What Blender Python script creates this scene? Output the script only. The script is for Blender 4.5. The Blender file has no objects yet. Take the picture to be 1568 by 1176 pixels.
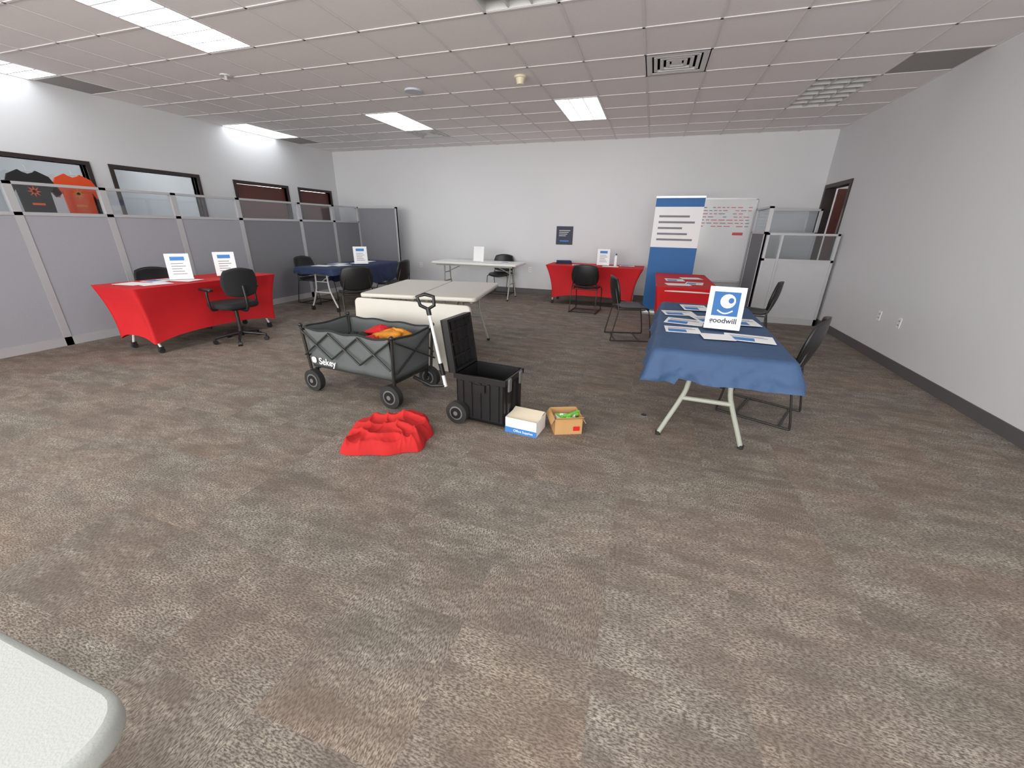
import bpy, math, random
from mathutils import Matrix, Vector, noise
random.seed(7)
S=bpy.context.scene
try: S.view_settings.view_transform='Standard'
except Exception: pass

# ------------------------------------------------------------------ materials
def srgb(r,g,b):
    f=lambda c:(c/255/12.92) if c/255<=0.04045 else ((c/255+0.055)/1.055)**2.4
    return (f(r),f(g),f(b),1)
def mat(name,col,rough=0.6,metal=0,spec=0.5,bump=0,bscale=200,var=0.0,vscale=5):
    m=bpy.data.materials.new(name);m.use_nodes=True;t=m.node_tree;b=t.nodes['Principled BSDF']
    b.inputs['Roughness'].default_value=rough;b.inputs['Metallic'].default_value=metal
    b.inputs['Specular IOR Level'].default_value=spec
    tc=t.nodes.new('ShaderNodeTexCoord');n=t.nodes.new('ShaderNodeTexNoise');n.inputs['Scale'].default_value=vscale;n.inputs['Detail'].default_value=2
    t.links.new(tc.outputs['Object'],n.inputs['Vector'])
    mx=t.nodes.new('ShaderNodeMix');mx.data_type='RGBA'
    v=max(var,0.03)
    mx.inputs[6].default_value=tuple(c*(1-v) for c in col[:3])+(1,);mx.inputs[7].default_value=tuple(min(1,c*(1+v)) for c in col[:3])+(1,)
    t.links.new(n.outputs[0],mx.inputs[0]);t.links.new(mx.outputs[2],b.inputs['Base Color'])
    if bump:
        n2=t.nodes.new('ShaderNodeTexNoise');n2.inputs['Scale'].default_value=bscale;n2.inputs['Detail'].default_value=1;t.links.new(tc.outputs['Object'],n2.inputs['Vector'])
        bp=t.nodes.new('ShaderNodeBump');bp.inputs['Strength'].default_value=bump;bp.inputs['Distance'].default_value=0.01
        t.links.new(n2.outputs[0],bp.inputs['Height']);t.links.new(bp.outputs[0],b.inputs['Normal'])
    return m
def glassmat(name,tint=(0.93,0.95,0.96,1),refl=0.10):
    m=bpy.data.materials.new(name);m.use_nodes=True;t=m.node_tree;t.nodes.clear()
    o=t.nodes.new('ShaderNodeOutputMaterial');tr=t.nodes.new('ShaderNodeBsdfTransparent');g=t.nodes.new('ShaderNodeBsdfGlossy');mx=t.nodes.new('ShaderNodeMixShader')
    tr.inputs[0].default_value=tint;g.inputs['Roughness'].default_value=0.05;mx.inputs[0].default_value=refl
    t.links.new(tr.outputs[0],mx.inputs[1]);t.links.new(g.outputs[0],mx.inputs[2]);t.links.new(mx.outputs[0],o.inputs[0]);return m
def emis(name,col,strength):
    m=bpy.data.materials.new(name);m.use_nodes=True;t=m.node_tree;t.nodes.clear()
    o=t.nodes.new('ShaderNodeOutputMaterial');e=t.nodes.new('ShaderNodeEmission');e.inputs[0].default_value=col
    tc=t.nodes.new('ShaderNodeTexCoord');br=t.nodes.new('ShaderNodeTexBrick');br.offset=0
    br.inputs['Color1'].default_value=(1,1,1,1);br.inputs['Color2'].default_value=(.93,.93,.93,1);br.inputs['Mortar'].default_value=(.05,.05,.05,1)
    br.inputs['Scale'].default_value=1;br.inputs['Mortar Size'].default_value=0.008;br.inputs['Brick Width'].default_value=0.1933;br.inputs['Row Height'].default_value=0.1933
    mp=t.nodes.new('ShaderNodeMapping');mp.inputs['Location'].default_value=(0.29,0.58,0)
    t.links.new(tc.outputs['Object'],mp.inputs[0]);t.links.new(mp.outputs[0],br.inputs[0])
    ml=t.nodes.new('ShaderNodeMath');ml.operation='MULTIPLY';ml.inputs[1].default_value=strength
    t.links.new(br.outputs[0],ml.inputs[0]);t.links.new(ml.outputs[0],e.inputs[1]);t.links.new(e.outputs[0],o.inputs[0]);return m

LIGHT=11.0
WORLD=9.5
M_wall=mat('wall_paint',(0.70,0.705,0.72,1),0.75,var=.02,vscale=1.2)
M_base=mat('baseboard_rubber',srgb(92,90,90),0.5)
M_tile=mat('ceiling_tile',(.88,.85,.84,1),0.9,var=.04,vscale=60)
M_grid=mat('ceiling_grid',(.80,.775,.765,1),0.6)
M_lit=emis('fixture_lens_lit',(0.93,0.97,1,1),LIGHT)
M_lit2=emis('fixture_lens_dimmed',(0.93,0.97,1,1),LIGHT*.42)
M_whitemetal=mat('white_enamel',srgb(215,215,213),0.4)
M_greymetal=mat('grey_enamel',srgb(120,120,120),0.5)
M_dark=mat('dark_void',(0.02,0.02,0.02,1),0.8)
M_greytile=mat('grey_tile',srgb(160,157,154),0.8,var=.06,vscale=30)
M_black=mat('black_plastic',(0.012,0.012,0.013,1),0.38)
M_blackfab=mat('black_fabric',(0.018,0.018,0.02,1),0.9)
M_blackmetal=mat('black_metal',(0.02,0.02,0.02,1),0.35,spec=.6)
M_redcl=mat('red_cloth',srgb(200,22,30),0.75,var=.08,vscale=8)
M_redfloor=mat('red_fleece',srgb(188,30,30),0.85,var=.1,vscale=9)
M_bluecl=mat('blue_cloth',srgb(54,80,116),0.7,bump=.5,bscale=22,var=.14,vscale=9)
M_navycl=mat('navy_cloth',srgb(32,50,82),0.75,bump=.3,bscale=60,var=.1,vscale=7)
M_whitetop=mat('white_laminate',srgb(228,228,224),0.4)
M_greytop=mat('corner_laminate',srgb(178,182,178),0.45,bump=.08,bscale=250)
M_beige=mat('beige_laminate',srgb(205,202,192),0.5)
M_leg=mat('grey_green_steel',srgb(172,176,164),0.4,metal=.0)
M_silver=mat('silver_metal',srgb(200,200,202),0.35,metal=.4)
M_frame=mat('partition_frame',srgb(188,188,190),0.4,metal=.2)
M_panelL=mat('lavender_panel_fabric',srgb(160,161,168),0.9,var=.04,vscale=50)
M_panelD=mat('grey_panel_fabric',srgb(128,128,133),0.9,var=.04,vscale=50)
M_panelW=mat('pale_panel',srgb(190,191,193),0.7,var=.04,vscale=20)
M_glass=glassmat('clear_glass')
M_winframe=mat('window_frame_brown',srgb(48,36,34),0.45)
M_brown=mat('brown_door_wood',srgb(98,52,44),0.45,var=.25,vscale=14)
M_paper=mat('paper',srgb(238,238,238),0.8)
M_paperblue=mat('paper_blue',srgb(60,125,195),0.6)
M_blue=mat('sign_blue',srgb(20,95,160),0.55)
M_navy=mat('poster_navy',srgb(28,36,60),0.5)
M_redink=mat('red_ink',srgb(215,90,100),0.6)
M_ink=mat('grey_ink',srgb(120,120,130),0.6)
M_board=mat('whiteboard_gloss',srgb(230,231,233),0.15,var=.01)
M_wagon=mat('wagon_canvas',srgb(92,97,97),0.9,var=.08,vscale=10)
M_wagondk=mat('wagon_canvas_dark',srgb(38,40,41),0.9)
M_rubber=mat('rubber',(0.02,0.02,0.02,1),0.7)
M_hub=mat('grey_hub',srgb(110,110,110),0.5)
M_card=mat('cardboard',srgb(192,150,98),0.85,var=.07,vscale=20)
M_cardin=mat('cardboard_inside',srgb(150,112,68),0.9)
M_green=mat('green_plastic',srgb(120,205,80),0.4)
M_orange=mat('orange_cloth',srgb(235,95,35),0.8)
M_orange2=mat('amber_cloth',srgb(215,140,40),0.8)
M_outlet=mat('outlet_plastic',srgb(238,238,236),0.35)
M_cream=mat('detector_plastic',srgb(225,215,185),0.4)

def carpet():
    m=bpy.data.materials.new('carpet_tiles');m.use_nodes=True;t=m.node_tree;b=t.nodes['Principled BSDF'];L=t.links.new
    b.inputs['Roughness'].default_value=0.95;b.inputs['Specular IOR Level'].default_value=0.1
    N=lambda k:t.nodes.new(k)
    tc=N('ShaderNodeTexCoord')
    sn=N('ShaderNodeVectorMath');sn.operation='SNAP';sn.inputs[1].default_value=(0.5,0.5,10);L(tc.outputs['Object'],sn.inputs[0])
    wn=N('ShaderNodeTexWhiteNoise');wn.noise_dimensions='3D';L(sn.outputs[0],wn.inputs['Vector'])
    def noi(sc,det=2,scale3=None,rough=.6,off=None):
        n=N('ShaderNodeTexNoise');n.inputs['Scale'].default_value=sc;n.inputs['Detail'].default_value=det;n.inputs['Roughness'].default_value=rough
        src=tc.outputs['Object']
        if off: 
            a=N('ShaderNodeVectorMath');a.operation='ADD';L(src,a.inputs[0]);L(off,a.inputs[1]);src=a.outputs[0]
        if scale3:
            mp=N('ShaderNodeMapping');mp.inputs['Scale'].default_value=scale3;L(src,mp.inputs[0]);src=mp.outputs[0]
        L(src,n.inputs['Vector']);return n.outputs[0]
    def ramp(x,a,bb):
        r=N('ShaderNodeMapRange');r.inputs[1].default_value=a;r.inputs[2].default_value=bb;L(x,r.inputs[0]);return r.outputs[0]
    def math_(op,a,bb):
        q=N('ShaderNodeMath');q.operation=op
        for i,v in enumerate((a,bb)):
            if isinstance(v,(int,float)): q.inputs[i].default_value=v
            else: L(v,q.inputs[i])
        return q.outputs[0]
    offv=N('ShaderNodeVectorMath');offv.operation='SCALE';offv.inputs['Scale'].default_value=3;L(wn.outputs['Color'],offv.inputs[0])
    la=ramp(noi(1,det=2,scale3=(70,210,1)),.40,.60)
    lb=ramp(noi(1,det=2,scale3=(210,70,1)),.40,.60)
    sel=math_('GREATER_THAN',wn.outputs['Value'],0.7)
    mx=N('ShaderNodeMix');mx.data_type='FLOAT';L(sel,mx.inputs[0]);L(la,mx.inputs[2]);L(lb,mx.inputs[3]);fine=mx.outputs[0]
    patch=ramp(noi(1,det=3,scale3=(3.0,7.5,1),off=offv.outputs[0],rough=.7),.36,.66)
    patch2=ramp(noi(1,det=2,scale3=(13,26,1),rough=.6),.35,.65)
    pp=math_('MULTIPLY',patch,math_('ADD',math_('MULTIPLY',patch2,.6),.5))
    a=math_('MULTIPLY',fine,math_('ADD',math_('MULTIPLY',pp,.72),.25))
    c1=N('ShaderNodeMix');c1.data_type='RGBA';hue=ramp(noi(1,det=2,scale3=(.8,1.3,1),off=offv.outputs[0]),.35,.68);L(hue,c1.inputs[0])
    c1.inputs[6].default_value=srgb(97,90,84);c1.inputs[7].default_value=srgb(108,94,85)
    c2=N('ShaderNodeMix');c2.data_type='RGBA';L(hue,c2.inputs[0]);c2.inputs[6].default_value=srgb(178,173,160);c2.inputs[7].default_value=srgb(174,162,148)
    c=N('ShaderNodeMix');c.data_type='RGBA';L(a,c.inputs[0]);L(c1.outputs[2],c.inputs[6]);L(c2.outputs[2],c.inputs[7])
    L(c.outputs[2],b.inputs['Base Color'])
    return m
M_carpet=carpet()

# ------------------------------------------------------------------ mesh builder
def rrect(w,d,r,n=5,cx=0,cy=0):
    r=min(r,w/2-1e-4,d/2-1e-4);pts=[]
    for (sx,sy,a0) in ((1,1,0),(-1,1,90),(-1,-1,180),(1,-1,270)):
        for i in range(n+1):
            a=math.radians(a0+90*i/n);pts.append((cx+sx*(w/2-r)+r*math.cos(a),cy+sy*(d/2-r)+r*math.sin(a)))
    return pts
class MB:
    def __init__(s): s.v=[];s.f=[];s.m=[];s.fm=[];s.fs=[]
    def mi(s,m):
        if m not in s.m:s.m.append(m)
        return s.m.index(m)
    def add(s,vs,fs,m,smooth=False,M=None):
        b=len(s.v)
        for v in vs:
            v=Vector(v)
            if M is not None:v=M@v
            s.v.append(v[:])
        k=s.mi(m)
        for f in fs:s.f.append([b+i for i in f]);s.fm.append(k);s.fs.append(smooth)
    def box(s,x0,x1,y0,y1,z0,z1,m,M=None):
        vs=[(x,y,z) for z in (z0,z1) for y in (y0,y1) for x in (x0,x1)]
        s.add(vs,[(0,2,3,1),(4,5,7,6),(0,1,5,4),(2,6,7,3),(0,4,6,2),(1,3,7,5)],m,False,M)
    def rp(s,w,d,z0,z1,rad,bev,m,M=None,cx=0,cy=0,n=5,bot=None):
        bev=min(bev,(z1-z0)/2.01)
        rings=[(z0,bev),(z0+bev*.3,bev*.3),(z0+bev,0),(z1-bev,0),(z1-bev*.3,bev*.3),(z1,bev)] if bev>0 else [(z0,0),(z1,0)]
        vs=[];k=None
        for z,i in rings:
            p=rrect(w-2*i,d-2*i,max(rad-i,1e-3),n,cx,cy);k=len(p);vs+=[(x,y,z) for x,y in p]
        fs=[]
        for a in range(len(rings)-1):
            for j in range(k):fs.append((a*k+j,a*k+(j+1)%k,(a+1)*k+(j+1)%k,(a+1)*k+j))
        s.add(vs,fs,m,bev>0 and n>2,M)
        s.add(vs[:k],[tuple(reversed(range(k)))],m,False,M);s.add(vs[-k:],[tuple(range(k))],m,False,M)
    def cyl(s,p0,p1,r,m,n=14,r2=None,M=None,cap=True):
        s.tube([p0,p1],r,m,n,M,r2=r2,cap=cap)
    def tube(s,path,r,m,n=8,M=None,r2=None,cap=True,closed=False):
        P=[Vector(p) for p in path];K=len(P);vs=[]
        T=[]
        for i in range(K):
            if closed:t=P[(i+1)%K]-P[i-1]
            elif i==0:t=P[1]-P[0]
            elif i==K-1:t=P[-1]-P[-2]
            else:t=(P[i+1]-P[i]).normalized()+(P[i]-P[i-1]).normalized()
            T.append(t.normalized())
        up=Vector((0,0,1)) if abs(T[0].z)<.9 else Vector((1,0,0))
        nx=T[0].cross(up).normalized()
        for i in range(K):
            if i>0:
                nx=(nx-T[i]*nx.dot(T[i]));
                nx=nx.normalized() if nx.length>1e-6 else T[i].orthogonal().normalized()
            ny=T[i].cross(nx)
            rr=r if r2 is None else r+(r2-r)*i/(K-1)
            for j in range(n):
                a=2*math.pi*j/n;vs.append(P[i]+nx*rr*math.cos(a)+ny*rr*math.sin(a))
        fs=[]
        for i in range(K if closed else K-1):
            for j in range(n):
                a=i*n;b=((i+1)%K)*n;fs.append((a+j,b+j,b+(j+1)%n,a+(j+1)%n))
        s.add(vs,fs,m,True,M)
        if cap and not closed:
            s.add(vs[:n],[tuple(range(n))],m,False,M);s.add(vs[-n:],[tuple(reversed(range(n)))],m,False,M)
    def grid(s,fn,nu,nv,m,thick=0,M=None,smooth=True):
        P=[[Vector(fn(i/nu,j/nv)) for j in range(nv+1)] for i in range(nu+1)]
        def nr(i,j):
            a=P[min(i+1,nu)][j]-P[max(i-1,0)][j];b=P[i][min(j+1,nv)]-P[i][max(j-1,0)];c=a.cross(b)
            return c.normalized() if c.length>1e-9 else Vector((0,0,1))
        W=nv+1;vs=[P[i][j] for i in range(nu+1) for j in range(W)]
        fs=[(i*W+j,(i+1)*W+j,(i+1)*W+j+1,i*W+j+1) for i in range(nu) for j in range(nv)]
        if thick:
            o=len(vs);vs=vs+[P[i][j]-nr(i,j)*thick for i in range(nu+1) for j in range(W)]
            fs+=[(o+f[3],o+f[2],o+f[1],o+f[0]) for f in list(fs)]
            rim=[(i,0) for i in range(nu+1)]+[(nu,j) for j in range(1,W)]+[(i,nv) for i in range(nu-1,-1,-1)]+[(0,j) for j in range(nv-1,0,-1)]
            ids=[i*W+j for i,j in rim];K=len(ids)
            fs+=[(ids[k],o+ids[k],o+ids[(k+1)%K],ids[(k+1)%K]) for k in range(K)]
        s.add(vs,fs,m,smooth,M)
    def ell(s,c,r,m,n=14,k=8,M=None,zmin=None):
        def fn(u,v):
            a=2*math.pi*u;b=math.pi*(v-.5);return (c[0]+r[0]*math.cos(b)*math.cos(a),c[1]+r[1]*math.cos(b)*math.sin(a),c[2]+r[2]*math.sin(b))
        s.grid(fn,n,k,m,0,M)
    def poly(s,pts,z0,z1,m,M=None):
        k=len(pts);vs=[(x,y,z0) for x,y in pts]+[(x,y,z1) for x,y in pts]
        fs=[tuple(reversed(range(k))),tuple(range(k,2*k))]+[(j,(j+1)%k,k+(j+1)%k,k+j) for j in range(k)]
        s.add(vs,fs,m,False,M)
    def text(s,body,size,m,M,bold=0.0):
        cu=bpy.data.curves.new('tmp','FONT');cu.body=body;cu.size=size;cu.align_x='CENTER';cu.extrude=0.0008;cu.offset=bold
        o=bpy.data.objects.new('tmp',cu);bpy.context.collection.objects.link(o)
        me=o.to_mesh();s.add([v.co[:] for v in me.vertices],[tuple(p.vertices) for p in me.polygons],m,False,M);o.to_mesh_clear()
        bpy.data.objects.remove(o);bpy.data.curves.remove(cu)
    def build(s,name,loc=(0,0,0),rz=0):
        me=bpy.data.meshes.new(name);me.from_pydata(s.v,[],s.f)
        for m in s.m:me.materials.append(m)
        me.polygons.foreach_set('material_index',s.fm);me.polygons.foreach_set('use_smooth',s.fs);me.validate();me.update()
        o=bpy.data.objects.new(name,me);bpy.context.collection.objects.link(o);o.location=loc;o.rotation_euler=(0,0,math.radians(rz));return o
def T(x,y,z):return Matrix.Translation((x,y,z))
def Rx(a):return Matrix.Rotation(math.radians(a),4,'X')
def Ry(a):return Matrix.Rotation(math.radians(a),4,'Y')
def Rz(a):return Matrix.Rotation(math.radians(a),4,'Z')

XL,XR,YB,YF,H=-7.62,2.74,9.07,-3.6,3.04
# ------------------------------------------------------------------ shell
b=MB();b.box(-10.4,4.4,YF-.12,YB+.3,-.06,0,M_carpet);b.build('floor')
GX=[XL]+[-4.575+.61*k for k in range(-4,12)]+[XR];GX=sorted(set(round(g,4) for g in GX if XL<=g<=XR))
GY=[YF]+[3.82+.61*k for k in range(-12,9)]+[YB]
fix_on=[(-7.32,3.21),(-4.27,3.21),(-7.32,6.87),(-4.27,6.87),(-1.22,6.87),(-4.27,-.45),(1.83,-.45),(-1.22,-.45),(1.83,3.21),(-7.32,-.45)]
fix_off=[(-1.22,3.21),(1.83,6.87)]
skip=[];
for c in fix_on+fix_off: skip.append((c[0]-.305,c[0]+.305,c[1]-.61,c[1]+.61))
vent=[(0,5.345),(-4.27,7.785)]
for c in vent: skip.append((c[0]-.305,c[0]+.305,c[1]-.305,c[1]+.305))
greys=[(2.135,2.74,5.65,6.26),(-7.62,-7.015,3.82,4.43),(-7.62,-7.015,7.48,8.09)]
b=MB()
for i in range(len(GX)-1):
    for j in range(len(GY)-1):
        x0,x1,y0,y1=GX[i],GX[i+1],GY[j],GY[j+1];cx=(x0+x1)/2;cy=(y0+y1)/2
        if any(a<cx<bb and c<cy<d for a,bb,c,d in skip):continue
        mt=M_greytile if any(a<cx<bb and c<cy<d for a,bb,c,d in greys) else M_tile
        b.add([(x0,y0,H),(x1,y0,H),(x1,y1,H),(x0,y1,H)],[(0,3,2,1)],mt)
for g in GX: b.box(g-.011,g+.011,YF,YB,H-.006,H-.0005,M_grid)
for g in GY:
    cuts=sorted([(a,bb) for a,bb,c,d in skip if c+.05<g<d-.05]);x=XL
    for a,bb in cuts: b.box(x,a,g-.011,g+.011,H-.006,H-.0005,M_grid);x=bb
    b.box(x,XR,g-.011,g+.011,H-.006,H-.0005,M_grid)
b.box(-10.4,4.4,YF-.12,YB+.3,H+.3,H+.34,M_dark)
b.build('ceiling')
for c in fix_on:
    b=MB();b.box(-.3,.3,-.605,.605,-.004,.0,M_whitemetal)
    b.add([(-.29,-.58,-.006),(.29,-.58,-.006),(.29,.58,-.006),(-.29,.58,-.006)],[(0,3,2,1)],M_lit2 if c[0]<-7 or c==(1.83,3.21) else M_lit)
    b.build('ceiling_light_fixture',(c[0],c[1],H))
for c in fix_off:
    b=MB()
    for q in ((-.305,-.29,-.61,.61),(.29,.305,-.61,.61),(-.305,.305,-.61,-.59),(-.305,.305,.59,.61)): b.box(q[0],q[1],q[2],q[3],-.004,.12,M_whitemetal)
    b.box(-.305,.305,-.61,.61,.1,.12,M_greymetal)
    for k in (-1,1): b.box(k*.097-.006,k*.097+.006,-.59,.59,0,.06,M_whitemetal)
    for k in range(1,6): y=-.59+k*1.18/6;b.box(-.29,.29,y-.006,y+.006,0,.06,M_whitemetal)
    for k in (-1,0,1): b.cyl((k*.195,-.57,.085),(k*.195,.57,.085),.014,M_whitemetal)
    b.build('ceiling_light_fixture',(c[0],c[1],H))
for c in vent:
    b=MB();b.box(-.3,.3,-.3,.3,.08,.1,M_dark)
    for q in ((-.305,-.24,-.305,.305),(.24,.305,-.305,.305),(-.24,.24,-.305,-.24),(-.24,.24,.24,.305)): b.box(q[0],q[1],q[2],q[3],-.006,.0,M_whitemetal)
    for r,z in ((.2,-.006),(.14,-.004),(.08,-.002)):
        for k in range(4):
            b.box(-r,r,-r-.022,-r+.012,z,z+.02,M_whitemetal,Rz(90*k)@T(0,0,0))
    b.box(-.05,.05,-.05,.05,0,.02,M_whitemetal)
    b.build('air_vent',(c[0],c[1],H))
b=MB();b.cyl((0,0,0),(0,0,-.012),.06,M_whitemetal,20);b.cyl((0,0,-.012),(0,0,-.05),.02,M_silver);b.cyl((0,0,-.05),(0,0,-.056),.035,M_silver);b.build('sprinkler_head',(-5.03,4.35,H))
b=MB();b.cyl((0,0,0),(0,0,-.02),.11,mat('speaker_white',srgb(200,205,215),.5),28);b.build('ceiling_speaker',(-3.16,5.42,H))
b=MB();b.cyl((0,0,0),(0,0,-.02),.07,M_cream,20);b.cyl((0,0,-.02),(0,0,-.08),.055,M_cream,20,r2=.04);b.build('smoke_detector',(-1.68,5.29,H))

# walls
def wall_y(name,x0,x1,openings,m=M_wall,ya=YF-.12,yb=YB+.12,z1=H+.3):
    b=MB();y=ya
    for (a,c,zb,zt) in openings:
        b.box(x0,x1,y,a,0,z1,m);b.box(x0,x1,a,c,zt,z1,m)
        if zb>0:b.box(x0,x1,a,c,0,zb,m)
        y=c
    b.box(x0,x1,y,yb,0,z1,m);return b.build(name)
wins=[(1.9,4.08,.9,2.13),(4.4,5.6,.9,2.13),(6.33,7.5,0,2.12),(7.87,8.8,0,2.12)]
wall_y('wall_left',XL-.12,XL,wins)
wall_y('wall_right',XR,XR+.12,[(7.98,8.94,0,2.14)])
b=MB();b.box(XL,XR,YB,YB+.12,0,H+.3,M_wall);b.build('wall_back')
# unseen window wall, added behind the camera to let fill light in
b=MB();b.box(XL,XR,YF-.12,YF,0,.35,M_wall);b.box(XL,XR,YF-.12,YF,2.9,H+.3,M_wall)
b.box(XL,-7.0,YF-.12,YF,.35,2.9,M_wall);b.box(2.3,XR,YF-.12,YF,.35,2.9,M_wall);b.build('wall_front')
b=MB()
for k in range(7):
    x=-7.0+9.3*k/6;b.box(x-.03,x+.03,YF-.09,YF-.03,.35,2.9,M_silver)
for z in (.38,2.0,2.87): b.box(-7.0,2.3,YF-.09,YF-.03,z-.03,z+.03,M_silver)
b.build('window_3')
# baseboards
b=MB();b.box(XR-.012,XR,YF,7.93,0,.11,M_base);b.build('baseboard_right')
b=MB();b.box(XL,XR,YB-.012,YB,0,.11,M_base);b.build('baseboard_back')
b=MB()
for a,c in ((YF,6.28),(7.55,7.82),(8.85,YB)): b.box(XL,XL+.012,a,c,0,.11,M_base)
b.build('baseboard_left')
# window frames
for n,(a,c,zb,zt) in enumerate(wins[:2]):
    b=MB();w=.05
    for q in ((a-w,a,zb-w,zt+w),(c,c+w,zb-w,zt+w),(a,c,zt,zt+w),(a,c,zb-w,zb)): b.box(XL-.13,XL+.02,q[0],q[1],q[2],q[3],M_winframe)
    b.box(XL-.07,XL-.06,a,c,zb,zt,M_glass);b.build('window_%d'%(n+1))
for n,(a,c,zb,zt) in enumerate(wins[2:]):
    b=MB();w=.05
    for q in ((a-w,a),(c,c+w)): b.box(XL-.13,XL+.02,q[0],q[1],0,zt+w,M_winframe)
    b.box(XL-.13,XL+.02,a,c,zt,zt+w,M_winframe)
    b.box(XL-.1,XL-.05,a+.01,c-.01,.01,zt-.01,M_brown);b.cyl((XL-.05,a+.1,1),(XL+.02,a+.1,1),.02,M_silver);b.build('door_%d'%(n+1))
b=MB()
for q in ((7.93,7.99),(8.93,8.99)): b.box(XR-.02,XR+.14,q[0],q[1],0,2.19,M_winframe)
b.box(XR-.02,XR+.14,7.99,8.93,2.13,2.19,M_winframe);b.box(XR+.15,XR+.98,8.84,8.885,.01,2.12,M_brown)
b.cyl((XR+.9,8.84,1),(XR+.9,8.78,1),.02,M_silver);b.build('door_3')
b=MB();b.box(XR+1.4,XR+1.5,6,YB+.3,0,H,M_wall);b.box(XR+.12,XR+1.4,6,6.1,0,H,M_wall);b.box(XR+.12,XR+1.4,YB+.2,YB+.3,0,H,M_wall);b.build('wall_corridor')
b=MB();b.box(-10.4,-10.3,YF,YB+.1,0,H,M_wall);b.box(-10.3,XL-.12,1.2,1.3,0,H,M_wall);b.box(-10.3,XL-.12,5.9,6.0,0,H,M_wall);b.build('wall_office')
for y in (2.9,5.0):
    b=MB();b.box(-.3,.3,-.605,.605,-.004,.02,M_whitemetal);b.add([(-.29,-.58,-.006),(.29,-.58,-.006),(.29,.58,-.006),(-.29,.58,-.006)],[(0,3,2,1)],M_lit)
    b.build('ceiling_light_fixture',(-9.0,y,H+.2))

# ------------------------------------------------------------------ partitions
def panel(b,L,h,gz,mp,M,glass=True,base=.0):
    t=.03
    b.box(0,L,-t*.7,t*.7,.1,(gz if glass else h)-.03,mp,M)
    b.box(0,L,-t,t,0,.1,M_frame,M)
    for x in (0,L-.035): b.box(x,x+.035,-t,t,0,h,M_frame,M)
    b.box(0,L,-t,t,h-.03,h,M_frame,M)
    if glass:
        b.box(0,L,-t,t,gz-.03,gz+.005,M_frame,M);b.box(.03,L-.03,-.004,.004,gz,h-.03,M_glass,M)
ys=[1.05,1.92,2.78,3.61,4.43,5.42,6.70,7.62,8.45]
b=MB()
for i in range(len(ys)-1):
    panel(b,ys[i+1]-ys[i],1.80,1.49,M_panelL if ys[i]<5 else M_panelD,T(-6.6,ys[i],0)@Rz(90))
panel(b,1.05,1.80,1.49,M_panelD,T(-6.6,8.47,0),glass=False)
b.box(-6.63,-6.1,1.0,1.06,0,1.8,M_frame)
b.build('cubicle_partition')
b=MB()
panel(b,.98,1.41,1.02,M_panelW,T(1.72,7.7,0)@Rz(0))
b.box(1.92,1.95,7.66,7.74,0,1.41,M_frame)
panel(b,.95,1.80,1.42,M_panelD,T(1.72,7.75,0)@Rz(90))
panel(b,1.0,1.80,1.42,M_panelW,T(1.7,8.72,0))
b.build('cubicle_partition')

# ------------------------------------------------------------------ furniture
def arc(pts,seg=6):
    P=[Vector(p) for p in pts];P=[P[0]*2-P[1]]+P+[P[-1]*2-P[-2]];o=[]
    for i in range(1,len(P)-2):
        for k in range(seg):
            t=k/seg;a,b_,c,d=P[i-1:i+3]
            o.append(.5*((2*b_)+(c-a)*t+(2*a-5*b_+4*c-d)*t*t+(3*b_-a-3*c+d)*t**3))
    o.append(P[-2]);return o
def table(b,L,W,mtop,mleg,zt=.735,th=.045,caster=False,rad=.05,splay=.0,inset=.2,r=.014):
    b.rp(W,L,zt-th,zt,rad,.012,mtop)
    b.box(-W/2+.06,-W/2+.09,-L/2+.1,L/2-.1,zt-th-.03,zt-th,mleg);b.box(W/2-.09,W/2-.06,-L/2+.1,L/2-.1,zt-th-.03,zt-th,mleg)
    w=W/2-.1
    for sy in (-1,1):
        y=sy*(L/2-inset)
        b.tube([(-w*.45,y,zt-th-.015),(w*.45,y,zt-th-.015)],r,mleg)
        for sx in (-1,1):
            zc=.055 if caster else .0
            b.tube(arc([(sx*w*.45,y,zt-th-.01),(sx*w*.5,y,.42),(sx*w*.62,y,.3),(sx*w*.86,y,.13+zc*.4),(sx*w*1.02,y,zc+.015)]),r,mleg)
            if caster:
                b.cyl((sx*w*1.02-.018,y,.03),(sx*w*1.02+.018,y,.03),.03,M_rubber)
                b.box(sx*w*1.02-.024,sx*w*1.02+.024,y-.02,y+.02,.045,.075,M_blackmetal)
            else: b.cyl((sx*w*1.02,y,0),(sx*w*1.03,y,.03),.019,M_rubber)
        b.tube([(-w*.58,y,.32),(w*.58,y,.32)],r,mleg);b.tube([(-w*.48,y,.5),(w*.48,y,.5)],.009,mleg)
        b.tube([(0,y,.5),(0,y-sy*.38,zt-th-.02)],.009,mleg)
def perim(W,L,n=120,r=.03):
    P=rrect(W,L,r,4);out=[];
    P=P+[P[0]];ln=[0]
    for i in range(len(P)-1): ln.append(ln[-1]+math.dist(P[i],P[i+1]))
    tot=ln[-1]
    for k in range(n):
        d=tot*k/n;i=max(j for j in range(len(ln)) if ln[j]<=d+1e-9);i=min(i,len(P)-2);t=(d-ln[i])/max(1e-9,ln[i+1]-ln[i])
        out.append((P[i][0]+(P[i+1][0]-P[i][0])*t,P[i][1]+(P[i+1][1]-P[i][1])*t))
    return out
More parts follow.
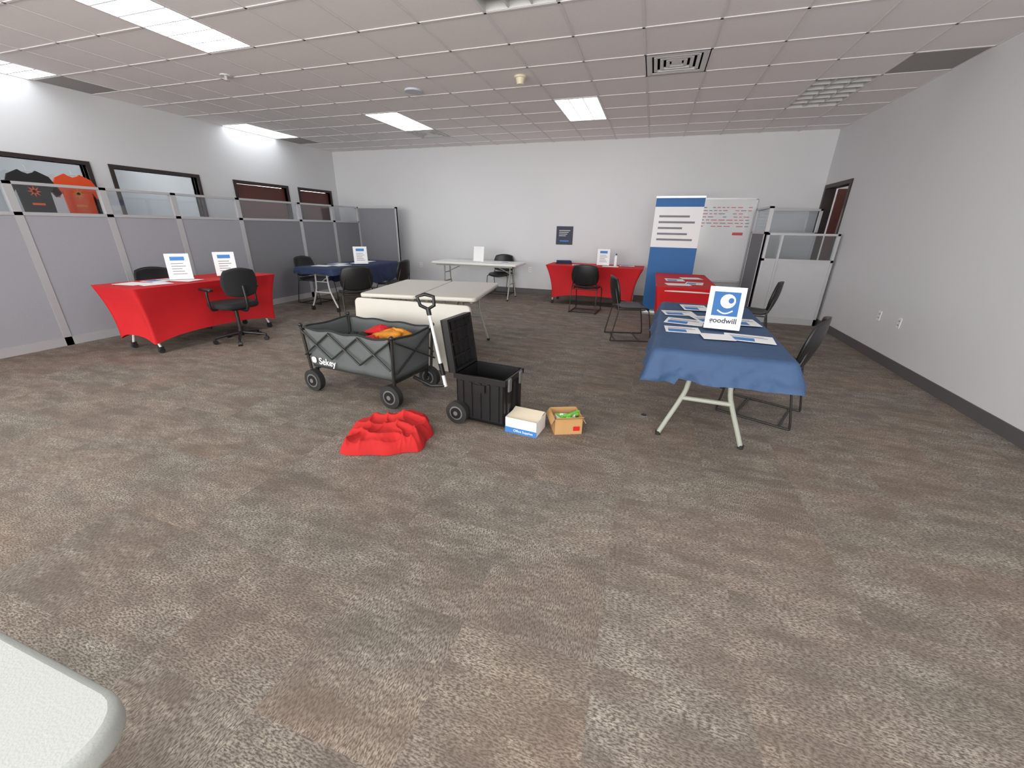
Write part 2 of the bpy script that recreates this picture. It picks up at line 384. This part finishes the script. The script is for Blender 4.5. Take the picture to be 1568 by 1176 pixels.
def drape(b,L,W,zt,dropf,m,flare=.05,wave=.02,freq=9,seed=0,n=260):
    P=perim(W,L,n);K=len(P);R=12;vs=[];fs=[]
    for (x,y) in P: vs.append((x*.93,y*.97,zt+.004))
    for (x,y) in P: vs.append((x,y,zt+.002))
    for k in range(1,R+1):
        t=k/R
        for j,(x,y) in enumerate(P):
            cx=max(0,abs(x)/(W/2)-.75)/.25;cy=max(0,abs(y)/(L/2)-.88)/.12;cor=min(cx,1)*min(cy,1)
            nrm=Vector((x/(W/2) if abs(x)>W/2-.04 else 0,y/(L/2) if abs(y)>L/2-.04 else 0,0));nrm=nrm.normalized() if nrm.length else Vector((0,0,0))
            a=j/K*2*math.pi
            q=abs(noise.noise(Vector((x*6+t*.9,y*6-t*.9,seed))))
            q2=abs(noise.noise(Vector((x*13-t*1.8,y*13+t*1.8,seed+4))))
            wv=wave*(math.sin(a*freq+seed+t*.7))*t+(.45-q*2.2)*wave*2*t+(.3-q2*1.6)*wave*t
            off=.012+flare*t*(1-.3*t)+wv+cor*flare*.8*t
            d=dropf(x/(W/2),y/(L/2))*(1+.07*math.sin(a*5+seed)+.05*math.sin(a*13))
            vs.append((x+nrm.x*off,y+nrm.y*off,zt-d*t))
    for k in range(R+1):
        for j in range(K): fs.append((k*K+j,(k+1)*K+j,(k+1)*K+(j+1)%K,k*K+(j+1)%K))
    b.add(vs,fs,m,True);b.add(vs[:K],[tuple(range(K))],m,False)
def stretch(b,L,W,zt,m,inx=.06,iny=.08,zc=.12,zm=.20):
    P=perim(W,L,160,.02);K=len(P);R=12;vs=[]
    for k in range(R+1):
        t=k/R;g=1-(1-t)**2.0
        for (x,y) in P:
            ux,uy=x/(W/2),y/(L/2);cor=(abs(ux)*abs(uy))**3
            mid=1-max(abs(ux),0)**4*max(abs(uy),0)**4
            sag=.04*math.sin(math.pi*t)*mid
            px=ux*(W/2-inx*g-(sag if abs(ux)>.97 else 0));py=uy*(L/2-iny*g-(sag if abs(uy)>.97 else 0))
            zb=zc+(zm-zc)*(1-min(1,cor*1.0))
            vs.append((px,py,zt-(zt-zb)*t))
    fs=[(k*K+j,(k+1)*K+j,(k+1)*K+(j+1)%K,k*K+(j+1)%K) for k in range(R) for j in range(K)]
    b.add(vs,fs,m,True);b.add(vs[:K],[tuple(range(K))],m,False)
def sq(u,v,k=.35):
    u=2*u-1;v=2*v-1;return u*math.sqrt(1-k*v*v*.5),v*math.sqrt(1-k*u*u*.5)
def sled_chair(name,loc,rz,bs=1.0):
    b=MB();r=.0085
    for s in (-1,1):
        x=s*.235
        b.tube(arc([(s*.19,.19,.425),(x,.2,.40),(x,.235,.22),(x,.26,.03),(x,.235,.0095),(x,.1,.0095),(x,-.12,.0095),(x,-.25,.0095),(x,-.27,.03),(x*.98,-.235,.22),(s*.225,-.2,.42),(s*.2,-.225,.55),(s*.17,-.255,.70)],4),r,M_blackmetal)
        b.tube([(s*.2,.16,.425),(s*.2,-.19,.425)],r,M_blackmetal)
    b.tube([(-.19,.19,.425),(.19,.19,.425)],r,M_blackmetal);b.tube([(-.225,-.2,.42),(.225,-.2,.42)],r,M_blackmetal)
    b.tube([(-.235,.12,.0095),(.235,.12,.0095)],r,M_blackmetal);b.tube([(-.235,-.2,.0095),(.235,-.2,.0095)],r,M_blackmetal)
    def seat(u,v):
        a,c=sq(u,v,.5);z=.445-.012*math.cos(a*1.4)*math.cos(c*1.2)
        if c>.55:z-=(c-.55)**2*.18
        if c<-.6:z+=(-.6-c)**2*.2
        return (a*.235,c*.23+.01,z+.02*a*a)
    b.grid(seat,14,14,M_black,.016)
    def back(u,v):
        a,c=sq(u,v,.6);h=(c+1)/2
        return (a*(.25-.015*h)*bs,-.235-.07*h+.07*a*a-.02*math.sin(h*3.1),.48+.37*h)
    b.grid(back,16,12,M_black,.016)
    return b.build(name,loc,rz)
def task_chair(name,loc,rz,hb=.92):
    b=MB()
    for k in range(5):
        a=math.radians(72*k+20);c,s=math.cos(a),math.sin(a)
        b.tube([(c*.03,s*.03,.11),(c*.17,s*.17,.095),(c*.29,s*.29,.075)],.024,M_black,8,r2=.015)
        px,py=c*.29,s*.29;b.cyl((px-s*.022,py+c*.022,.027),(px+s*.022,py-c*.022,.027),.027,M_black);b.cyl((px,py,.03),(px,py,.08),.01,M_black)
    b.cyl((0,0,.07),(0,0,.16),.035,M_black);b.cyl((0,0,.16),(0,0,.42),.022,M_blackmetal);b.box(-.1,.1,-.12,.1,.41,.435,M_black)
    b.rp(.47,.45,.435,.505,.12,.03,M_blackfab,cy=.02)
    b.tube(arc([(0,-.1,.42),(0,-.24,.42),(0,-.29,.5),(0,-.28,.72)]),.018,M_black)
    def back(u,v):
        a,c=sq(u,v,.7);h=(c+1)/2;return (a*.21,-.25-.04*h+.05*a*a,.58+(hb-.58)*h)
    b.grid(back,14,12,M_blackfab,.045)
    for s in (-1,1):
        b.tube(arc([(s*.2,0,.43),(s*.27,0,.45),(s*.28,.0,.62),(s*.27,0,.66)]),.013,M_black);b.rp(.06,.24,.66,.69,.025,.01,M_black,cx=s*.27,cy=.02)
    return b.build(name,loc,rz)

def papers(name,items,loc,rz=0):
    b=MB();k=0
    for (x,y,w,d,a,m1) in items:
        z=.001+.0012*k;k+=1
        M=T(x,y,z)@Rz(a);b.box(-w/2,w/2,-d/2,d/2,0,.002,M_paper,M)
        if m1 is not None:
            b.box(-w*.42,w*.1,-d*.42,d*.0,.002,.0026,m1,M);b.box(-w*.4,w*.38,d*.1,d*.16,.002,.0026,M_ink,M);b.box(-w*.4,w*.3,d*.24,d*.28,.002,.0026,M_ink,M)
    return b.build(name,loc,rz)
def stand_sign(name,loc,rz,w,h,face,extra=None):
    b=MB();M=T(0,0,0)@Rx(-10)
    b.box(-w/2,w/2,-.006,.006,.005,h,M_paper,M);b.box(-w/2+.012,w/2-.012,-.0075,-.006,.016,h-.012,face,M)
    b.box(-w/2,w/2,.0,.09,0,.006,M_paper);b.tube([(0,.085,.005),(0,.02+h*.17*.6,h*.6)],.005,M_silver)
    if extra:extra(b,M)
    return b.build(name,loc,rz)

# blue table (right foreground)
BT=(.53,3.47);BR=-2.5
b=MB();table(b,1.83,.74,M_whitetop,M_leg,inset=.3,r=.017)
drape(b,1.85,.77,.74,lambda u,v:.165+(.05 if (v<-.9 and u<-.6) else 0),M_bluecl,.055,.013,10,2)
b.build('folding_table',(BT[0],BT[1],0),BR)
def goodwill(b,M):
    b.box(-.085,.085,-.009,-.0075,.095,.265,M_blue,M)
    b.ell((.01,-.010,.20),(.05,.002,.05),M_paper,20,8,M);b.ell((.03,-.0125,.205),(.018,.001,.02),M_blue,14,6,M)
    b.tube([(-.05+.1*i/10,-.0105,.135-.022*math.sin(math.pi*i/10)) for i in range(11)],.006,M_paper,6,M)
    b.text('goodwill',.052,M_navy,M@T(0,-.0095,.045)@Rx(90),.001)
stand_sign('tabletop_sign',(.56,3.19,.762),-5,.235,.30,M_paper,goodwill)
papers('brochures',[(-.22,-.35,.24,.19,5,M_paperblue),(-.2,-.05,.28,.22,-8,M_paperblue),(-.24,.3,.26,.2,12,M_paperblue),(-.02,.12,.2,.24,20,M_paperblue),(.2,-.45,.3,.2,-4,M_paperblue),(.0,-.5,.2,.16,8,None),(.24,.1,.2,.26,6,M_paperblue),(.15,.45,.2,.26,-12,None),(-.1,.6,.22,.28,8,M_paperblue)],(BT[0],BT[1],.746),BR)
# left red table
b=MB();table(b,1.66,.70,M_whitetop,M_whitemetal,caster=True,inset=.13);stretch(b,1.72,.76,.75,M_redcl)
b.build('folding_table',(-5.45,3.66,0),-3)
papers('brochures',[(-.1,-.6,.3,.22,10,None),(.12,-.5,.22,.28,-8,None),(-.12,-.3,.25,.3,4,M_paperblue),(.1,-.15,.28,.22,14,None),(.1,.5,.22,.28,4,M_paperblue)],(-5.45,3.66,.752),-3)
# second table (navy)
b=MB();table(b,1.83,.74,M_whitetop,M_whitemetal,caster=True,inset=.14)
drape(b,1.86,.77,.74,lambda u,v:.10 if v<-.2 else .33,M_navycl,.03,.010,8,5)
b.build('folding_table',(-5.27,6.4,0),-1)
papers('brochures',[(-.1,-.6,.3,.22,10,None),(.12,-.4,.22,.28,-8,None),(-.12,-.2,.25,.3,4,M_paperblue),(.12,.1,.28,.22,14,None),(.0,.45,.25,.25,5,None)],(-5.27,6.4,.746),-1)
# white back table
b=MB();table(b,1.87,.76,M_whitetop,M_leg);b.build('folding_table',(-3.42,8.12,0),91)
papers('brochures',[(-.6,-.05,.28,.2,10,None),(.3,-.1,.5,.22,-3,None),(.6,.1,.28,.2,4,M_paperblue)],(-3.42,8.12,.736),1)
stand_sign('tabletop_sign',(-3.42,8.1,.74),0,.23,.30,M_paper)
# red back table
b=MB();table(b,1.8,.72,M_whitetop,M_whitemetal,caster=True,inset=.13);stretch(b,1.84,.76,.75,M_redcl,.05,.14,.12,.2);b.build('folding_table',(-1.0,8.27,0),90)
papers('brochures',[(-.3,-.1,.28,.2,10,M_paperblue),(.3,-.15,.3,.22,-3,None),(.6,.1,.28,.2,4,M_paperblue)],(-1.0,8.27,.752),1)
b=MB()
b.cyl((0,0,0),(0,0,.17),.033,M_outlet,16);b.cyl((0,0,.17),(0,0,.2),.033,M_outlet,16,r2=.014);b.cyl((0,0,.2),(0,0,.23),.015,M_blue,12);b.build('water_bottle',(-.62,8.3,.752))
b=MB()
for k in range(4): b.rp(.32-.01*k,.24,.014*k,.014*k+.013,.02,.004,M_navycl,Rz(4*k))
b.build('folded_tablecloth',(-1.66,8.42,.752),6)
# red table behind the blue one
b=MB();table(b,1.8,.72,M_whitetop,M_whitemetal,caster=True,inset=.13);stretch(b,1.84,.76,.75,M_redcl);b.build('folding_table',(.5,6.45,0),0)
papers('brochures',[(-.1,-.6,.3,.22,10,None),(.12,-.4,.22,.28,-8,M_paperblue),(-.12,-.1,.25,.3,4,M_paperblue),(.12,.2,.28,.22,14,None)],(.5,6.45,.752),0)
# beige tables
for dx in (-.33,.33):
    b=MB();table(b,1.28,.65,M_beige,M_leg,zt=.73,inset=.25);M=Rz(9)@Vector((dx,0,0));b.build('folding_table',(-2.42+M.x,4.4+M.y,0),9)
b=MB();M=T(0,0,.0)@Rx(-4)
M2=M@Rx(90)
b.rp(1.34,.7,-.022,.022,.05,.01,M_beige,M2@T(0,.351,0));b.build('folded_tabletop',(-2.28,3.55,0),1)
# corner table
b=MB();table(b,1.83,.76,M_greytop,M_leg,zt=.74,th=.05,rad=.07)
b.build('folding_table',(-.655-.915,.195-.38,0),90)
# chairs
sled_chair('stacking_chair',(1.04,3.60,0),66,1.1)
sled_chair('stacking_chair',(1.34,6.0,0),75)
sled_chair('stacking_chair',(-.17,5.75,0),-75)
sled_chair('stacking_chair',(-1.02,7.45,0),-4)
sled_chair('stacking_chair',(-4.35,5.3,0),50)
sled_chair('stacking_chair',(-4.45,6.5,0),95)
sled_chair('stacking_chair',(-6.05,6.3,0),-90)
sled_chair('stacking_chair',(-6.1,3.75,0),-90)
sled_chair('stacking_chair',(-3.15,8.72,0),180)
task_chair('office_chair',(-4.88,3.68,0),80)

# ------------------------------------------------------------------ signs
def letter(b,M):
    for k in range(5): b.box(-.07,.07-.02*(k%3),-.009,-.0075,.06+.03*k,.068+.03*k,M_ink,M)
    b.box(-.07,.07,-.009,-.0075,.22,.265,M_paperblue,M)
stand_sign('tabletop_sign',(-5.42,3.5,.765),50,.235,.30,M_paper,letter)
stand_sign('tabletop_sign',(-5.3,4.0,.765),50,.235,.30,M_paper,letter)
stand_sign('tabletop_sign',(-5.0,6.35,.755),40,.235,.30,M_paper,letter)
stand_sign('tabletop_sign',(-.85,8.2,.765),8,.235,.30,M_paper,letter)
b=MB();b.rp(.76,.2,0,.09,.06,.02,M_silver);b.box(-.37,.37,-.004,.004,.09,1.92,M_paper);b.box(-.375,.375,-.012,.012,1.91,1.94,M_silver);b.cyl((0,.03,.09),(0,.03,1.92),.01,M_silver)
b.box(-.37,.37,-.006,-.004,.09,1.15,M_blue);b.box(-.37,.37,-.006,-.004,1.78,1.91,M_blue)
for k in range(5): b.box(-.29,.27-.09*(k%3),-.006,-.004,1.26+.09*k,1.29+.09*k,M_ink)
b.build('retractable_banner',(.35,7.6,0),-3)
b=MB();b.box(-.18,.18,-.01,0,0,.37,M_navy);
for k in range(4): b.box(-.12,.12-.03*k,-.012,-.01,.28-.035*k,.29-.035*k,M_paper)
b.box(-.1,.1,-.012,-.01,.06,.09,M_paperblue);b.build('wall_poster',(-1.81,YB,1.09))
# whiteboard
b=MB();W0,W1,z0,z1=.5,1.73,.5,1.98
b.box(W0,W1,-.02,-.002,z0,z1,M_board)
for q in ((W0-.02,W0+.01,z0,z1),(W1-.01,W1+.02,z0,z1)): b.box(q[0],q[1],-.03,0,q[2],q[3],M_silver)
b.box(W0-.02,W1+.02,-.03,0,z1-.01,z1+.02,M_silver);b.box(W0-.02,W1+.02,-.07,0,z0-.02,z0+.01,M_silver)
for r in range(7):
    x=W0+.35
    while x<W1-.1:
        w=random.uniform(.04,.11)
        if random.random()<.8: b.box(x,x+w,-.0212,-.02,1.83-r*.055,1.83-r*.055+.012,random.choice([M_redink,M_redink,M_ink]))
        x+=w+.03
b.box(W1-.3,W1-.12,-.0212,-.02,1.35,1.40,M_redink)
b.build('whiteboard',(0,YB-.002,0))
def outlet(loc,rz):
    b=MB();b.rp(.07,.115,0,.006,.006,.002,M_outlet,Rx(90))
    for z in (-.022,.022):
        b.box(-.012,-.007,-.0075,-.006,z-.008,z+.008,M_dark);b.box(.007,.012,-.0075,-.006,z-.008,z+.008,M_dark)
    b.build('wall_outlet',loc,rz)
outlet((-5.37,YB,.52),0);outlet((-2.56,YB,.53),0);outlet((XR,5.98,.5),-90);outlet((XR,5.54,.5),-90)
b=MB();b.cyl((0,0,0),(0,0,.005),.034,M_greymetal,20);b.cyl((0,0,.005),(0,0,.007),.022,M_blackmetal,20);b.build('floor_outlet',(.12,3.17,0))
def shirt(name,y,m,mg):
    b=MB();pts=[(-.22,-.62),(.22,-.62),(.23,-.2),(.3,-.3),(.40,-.24),(.28,-.02),(.12,.05),(.07,.02),(0,0),(-.07,.02),(-.12,.05),(-.28,-.02),(-.40,-.24),(-.3,-.3),(-.23,-.2)]
    pts=[(x*.68,z*.85) for x,z in pts]
    M=Rz(90)@Rx(90)
    b.poly(pts,-.012,.012,m,M)
    for k in range(8):
        a=k*math.pi/4;b.poly([(.015*math.cos(a+1.57),-.2+.015*math.sin(a+1.57)),(.07*math.cos(a),-.2+.07*math.sin(a)),(-.015*math.cos(a+1.57),-.2-.015*math.sin(a+1.57))],.0125,.014,mg,M)
    b.box(-.06,.06,-.36,-.335,.0125,.014,mg,M)
    b.tube(arc([(0,-.16,-.02),(0,0,.03),(0,.16,-.02)]),.004,M_silver);b.tube(arc([(0,0,.03),(0,.0,.07),(-.03,0,.10)]),.003,M_silver)
    b.build(name,(XL+.06,y,1.95))
shirt('hanging_tshirt',3.42,mat('black_cotton',(.02,.02,.022,1),.9),M_orange);shirt('hanging_tshirt',3.86,mat('orange_cotton',srgb(225,80,35),.9),M_orange2)

# ------------------------------------------------------------------ wagon
b=MB()
def wheel(b,x,y,r=.1,w=.05,ax='y',m=M_rubber):
    d=Vector((0,w/2,0)) if ax=='y' else Vector((w/2,0,0));c=Vector((x,y,r));e=d.normalized()
    b.cyl(c-d,c+d,r,m,28);b.cyl(c-d-e*.004,c+d+e*.004,r*.62,M_hub,20);b.cyl(c-d-e*.008,c+d+e*.008,r*.5,M_black,20);b.cyl(c-d-e*.012,c+d+e*.012,r*.2,M_hub,12)
for sx in (-1,1):
    for sy in (-1,1):
        wheel(b,sx*.44,sy*.27,.1,.055);b.tube([(sx*.44,sy*.27,.1),(sx*.44,sy*.22,.1),(sx*.44,sy*.22,.24)],.014,M_blackmetal)
        b.tube([(sx*.47,sy*.26,.2),(sx*.5,sy*.275,.60)],.013,M_blackmetal,10);b.ell((sx*.5,sy*.275,.605),(.02,.02,.02),M_black,10,6)
    b.tube([(sx*.44,-.24,.2),(sx*.44,.24,.2)],.012,M_blackmetal)
zb,zt2=.24,.585
def side(u,v,x0,y0,x1,y1,nf):
    zz=zb+(zt2-zb)*v;x=x0+(x1-x0)*u;y=y0+(y1-y0)*u;k=.03*v
    n=Vector((y1-y0,-(x1-x0),0)).normalized();o=.010*abs(math.sin(u*math.pi*nf))*(1-.3*v)+k
    return (x+n.x*o,y+n.y*o,zz-.014*math.sin(math.pi*u*nf)**2*v)
cr=[(-.46,-.24),(.46,-.24),(.46,.24),(-.46,.24)]
for i in range(4):
    a,c=cr[i],cr[(i+1)%4];nf=3 if i%2==0 else 1
    b.grid(lambda u,v:side(u,v,a[0],a[1],c[0],c[1],nf),36,8,M_wagon,.006)
b.box(-.46,.46,-.24,.24,.22,.245,M_wagondk)
rim=[]
for i in range(4):
    a,c=cr[i],cr[(i+1)%4];nf=3 if i%2==0 else 1
    for k in range(24): p=side(k/24,1,a[0],a[1],c[0],c[1],nf);rim.append((p[0],p[1],p[2]+.004))
b.tube(rim,.009,M_wagondk,6,closed=True)
for sy in (-1,1):
    y=sy*.29;n=3
    for k in range(n):
        xa=-.48+.96*k/n;xb=-.48+.96*(k+1)/n
        b.tube([(xa,y,.34),(xb,y,.57)],.008,M_blackmetal);b.tube([(xa,y+sy*.008,.57),(xb,y+sy*.008,.34)],.008,M_blackmetal)
for sx in (-1,1):
    x=sx*.505;b.tube([(x,-.26,.3),(x,.26,.57)],.008,M_blackmetal);b.tube([(x+sx*.01,-.26,.57),(x+sx*.01,.26,.3)],.008,M_blackmetal)
b.box(-.44,.44,-.02,.02,.19,.21,M_blackmetal)
b.text('Sekey',.085,M_paper,T(-.25,-.268,.265)@Rx(90),.001)
b.rp(.055,.055,0,.003,.02,0,M_paper,T(-.41,-.264,.295)@Rx(90))
b.tube([(.47,0,.19),(.66,0,.14),(.80,0,.17)],.016,M_blackmetal)
hx=Vector((.65,.02,.80))
b.tube([(.80,0,.16),hx],.016,M_outlet,10,r2=.013)
b.tube([(.78,0,.26),(.757,0,.36)],.021,M_black,10)
d=Vector((-.16,.0,.77)).normalized();sd=Vector((0.85,.5,0)).normalized()
b.tube([hx,hx+d*.03-sd*.055,hx+d*.10-sd*.065,hx+d*.12,hx+d*.10+sd*.065,hx+d*.03+sd*.055],.015,M_black,8,closed=True)
b.tube([hx-d*.05,hx+d*.01],.02,M_black,10)
b.build('folding_wagon',(-2.3,2.9,0),-6)
b=MB()
for (x,y,z,rx,ry,rz_,m) in ((.24,.06,.52,.15,.11,.055,M_orange2),(.04,.12,.52,.12,.08,.05,M_redcl),(-.12,.0,.44,.15,.12,.07,M_wagondk),(.10,-.02,.48,.12,.09,.05,M_redcl),(-.28,.05,.42,.12,.12,.06,M_black)):
    def f(u,v):
        a=2*math.pi*u;e=math.pi*(v-.5);q=1+.55*noise.noise(Vector((math.cos(a)*2.4+x*9,math.sin(a)*2.4,v*5)))
        return (x+rx*math.cos(e)*math.cos(a)*q,y+ry*math.cos(e)*math.sin(a)*q,z+rz_*math.sin(e)*q)
    b.grid(f,28,14,m,0)
b.box(-.40,.40,-.19,.19,.25,.42,M_wagondk)
b.build('folded_clothing',(-2.3,2.9,0),-6)

# ------------------------------------------------------------------ tool box
b=MB();w,d,h=.40,.32,.40;t=.012
b.box(-w/2,w/2,-d/2,d/2,.03,.05,M_black)
for q in ((-w/2,w/2,-d/2,-d/2+t),(-w/2,w/2,d/2-t,d/2),(-w/2,-w/2+t,-d/2,d/2),(w/2-t,w/2,-d/2,d/2)): b.box(q[0],q[1],q[2],q[3],.03,h,M_black)
for q in ((-w/2-.015,w/2+.015,-d/2-.015,-d/2+.01),(-w/2-.015,w/2+.015,d/2-.01,d/2+.015),(-w/2-.015,-w/2+.01,-d/2,d/2),(w/2-.01,w/2+.015,-d/2,d/2)): b.box(q[0],q[1],q[2],q[3],h-.04,h,M_black)
for k in range(5):
    x=-w/2+.05+k*(w-.1)/4;b.box(x-.012,x+.012,-d/2-.01,-d/2,.06,h-.05,M_black)
for k in range(3):
    y=-d/2+.06+k*(d-.12)/2;b.box(w/2,w/2+.01,y-.014,y+.014,.06,h-.05,M_black)
for y in (-.1,.1): b.rp(.05,.10,0,.014,.01,.004,M_hub,T(w/2+.012,y,h-.05)@Rz(90)@Rx(90))
b.box(-.05,.05,-d/2-.02,-d/2,h-.12,h-.06,M_black)
wheel(b,-w/2+.02,-d/2-.03,.09,.05);wheel(b,-w/2+.02,d/2+.03,.09,.05);b.cyl((-w/2+.02,-d/2,.09),(-w/2+.02,d/2,.09),.01,M_silver)
M=T(-w/2-.01,0,h)@Ry(-8)
b.box(-.05,-.035,-d/2-.01,d/2+.01,0,.40,M_black,M)
for q in ((-d/2-.01,-d/2+.01,0,.40),(d/2-.01,d/2+.01,0,.40),(-d/2,d/2,0,.02),(-d/2,d/2,.38,.40)): b.box(-.05,.01,q[0],q[1],q[2],q[3],M_black,M)
for k in range(1,4): b.box(-.035,-.02,-d/2,d/2,.1*k-.008,.1*k+.008,M_black,M)
for k in (-1,0,1): b.box(-.035,-.02,k*.08-.006,k*.08+.006,0,.4,M_black,M)
b.box(-.075,-.05,-.08,.08,.12,.16,M_black,M)
b.build('rolling_toolbox',(-1.06,2.70,0),-6)

# ------------------------------------------------------------------ small boxes
def openbox(b,w,d,h,mo,mi,t=.004):
    b.box(-w/2,w/2,-d/2,d/2,0,t,mi)
    for q in ((-w/2,w/2,-d/2,-d/2+t),(-w/2,w/2,d/2-t,d/2),(-w/2,-w/2+t,-d/2,d/2),(w/2-t,w/2,-d/2,d/2)): b.box(q[0],q[1],q[2],q[3],0,h,mo)
b=MB();openbox(b,.25,.19,.12,M_paper,M_cardin);b.box(-.1255,.1255,-.097,-.0955,.0,.045,M_paperblue);b.text('Office Supplies',.026,M_paper,T(0.02,-.0975,.015)@Rx(90))
b.box(-.1,.1,-.07,.07,.02,.09,M_paper)
M_creamcard=mat('cream_card',srgb(235,222,196),.8)
b.box(-.12,.12,-.17,0.0,-.002,.002,M_creamcard,T(0,.08,.135)@Rx(12));b.box(-.122,.122,-.0,.05,-.002,.002,M_creamcard,T(0,.08,.135)@Rx(-40))
b.build('cardboard_box',(-.73,2.6,0),-6)
b=MB();openbox(b,.21,.21,.13,M_card,M_cardin)
for a in (0,1,2,3): b.box(-.1,.1,-.0,.05,-.002,.002,M_card,Rz(90*a)@T(0,.105,.13)@Rx(-60 if a!=2 else 35))
b.box(-.09,.09,-.09,.09,.01,.07,M_paper)
for k in range(6): b.rp(.035,.12,0,.02,.008,.004,M_green if k%3 else M_paper,T(-.06+.025*k,.01*math.sin(k*3),.08+.006*k)@Rz(25*k)@Ry(15))
b.rp(.05,.035,0,.002,.004,0,M_redcl,T(.06,-.107,.05)@Rx(90))
b.build('cardboard_box',(-.45,2.72,0),24)

# ------------------------------------------------------------------ red cloth heap
b=MB()
def heap(u,v):
    a,c=sq(u,v,.35);r=max(abs(2*u-1),abs(2*v-1));ang=math.atan2(c,a)
    R=1+.05*math.sin(ang*3+1)+.04*math.sin(ang*8)
    e=min(1,(1-r)*6)**.5
    n1=noise.noise(Vector((a*1.1,c*1.1,7)));n2=noise.noise(Vector((a*1.3,c*1.3,17)))
    # long wrinkles running roughly across the bundle
    s=a*.55+c*.85+.5*n1
    w1=(1-abs(math.sin(s*5.2+.9*n2)))**2.0
    s2=a*.95-c*.25+.5*n2
    w2=(1-abs(math.sin(s2*6.5+1.5*n1+.6)))**3.0
    hgt=.088+.03*a+.03*n2
    z=max(.004,e*(hgt+w1*.034+w2*.022))
    z+=.004*noise.noise(Vector((a*11,c*11,2)))*e
    return (a*.29*R,c*.235*R,max(.004,z))
b.grid(heap,110,110,M_redfloor,0)
b.build('red_cloth',(-1.62,2.13,0),20)

# ------------------------------------------------------------------ world + camera
w=bpy.data.worlds.new('World');S.world=w;w.use_nodes=True;w.node_tree.nodes['Background'].inputs[0].default_value=(1,.985,.97,1);w.node_tree.nodes['Background'].inputs[1].default_value=WORLD
ld=bpy.data.lights.new('window_portal','AREA');ld.shape='RECTANGLE';ld.size=9.3;ld.size_y=2.55;ld.cycles.is_portal=True  # guides sky light through the added window wall
lo=bpy.data.objects.new('window_portal',ld);bpy.context.collection.objects.link(lo);lo.location=(-2.35,YF-.1,1.62);lo.rotation_euler=(math.radians(90),0,0)
f,th,ps,ro,h=610.4213,0.3756,0.3137,0.0178,1.4315
r0=Vector((math.cos(ps),math.sin(ps),0));fw=Vector((-math.sin(ps)*math.cos(th),math.cos(ps)*math.cos(th),-math.sin(th)));u0=r0.cross(fw)
r=r0*math.cos(ro)+u0*math.sin(ro);u=-r0*math.sin(ro)+u0*math.cos(ro)
cd=bpy.data.cameras.new('camera');cd.sensor_width=36;cd.sensor_fit='HORIZONTAL';cd.lens=36*f/1568;cd.clip_start=.02
co=bpy.data.objects.new('camera',cd);bpy.context.collection.objects.link(co)
co.matrix_world=Matrix(((r.x,u.x,-fw.x,0),(r.y,u.y,-fw.y,0),(r.z,u.z,-fw.z,h),(0,0,0,1)))
S.camera=co
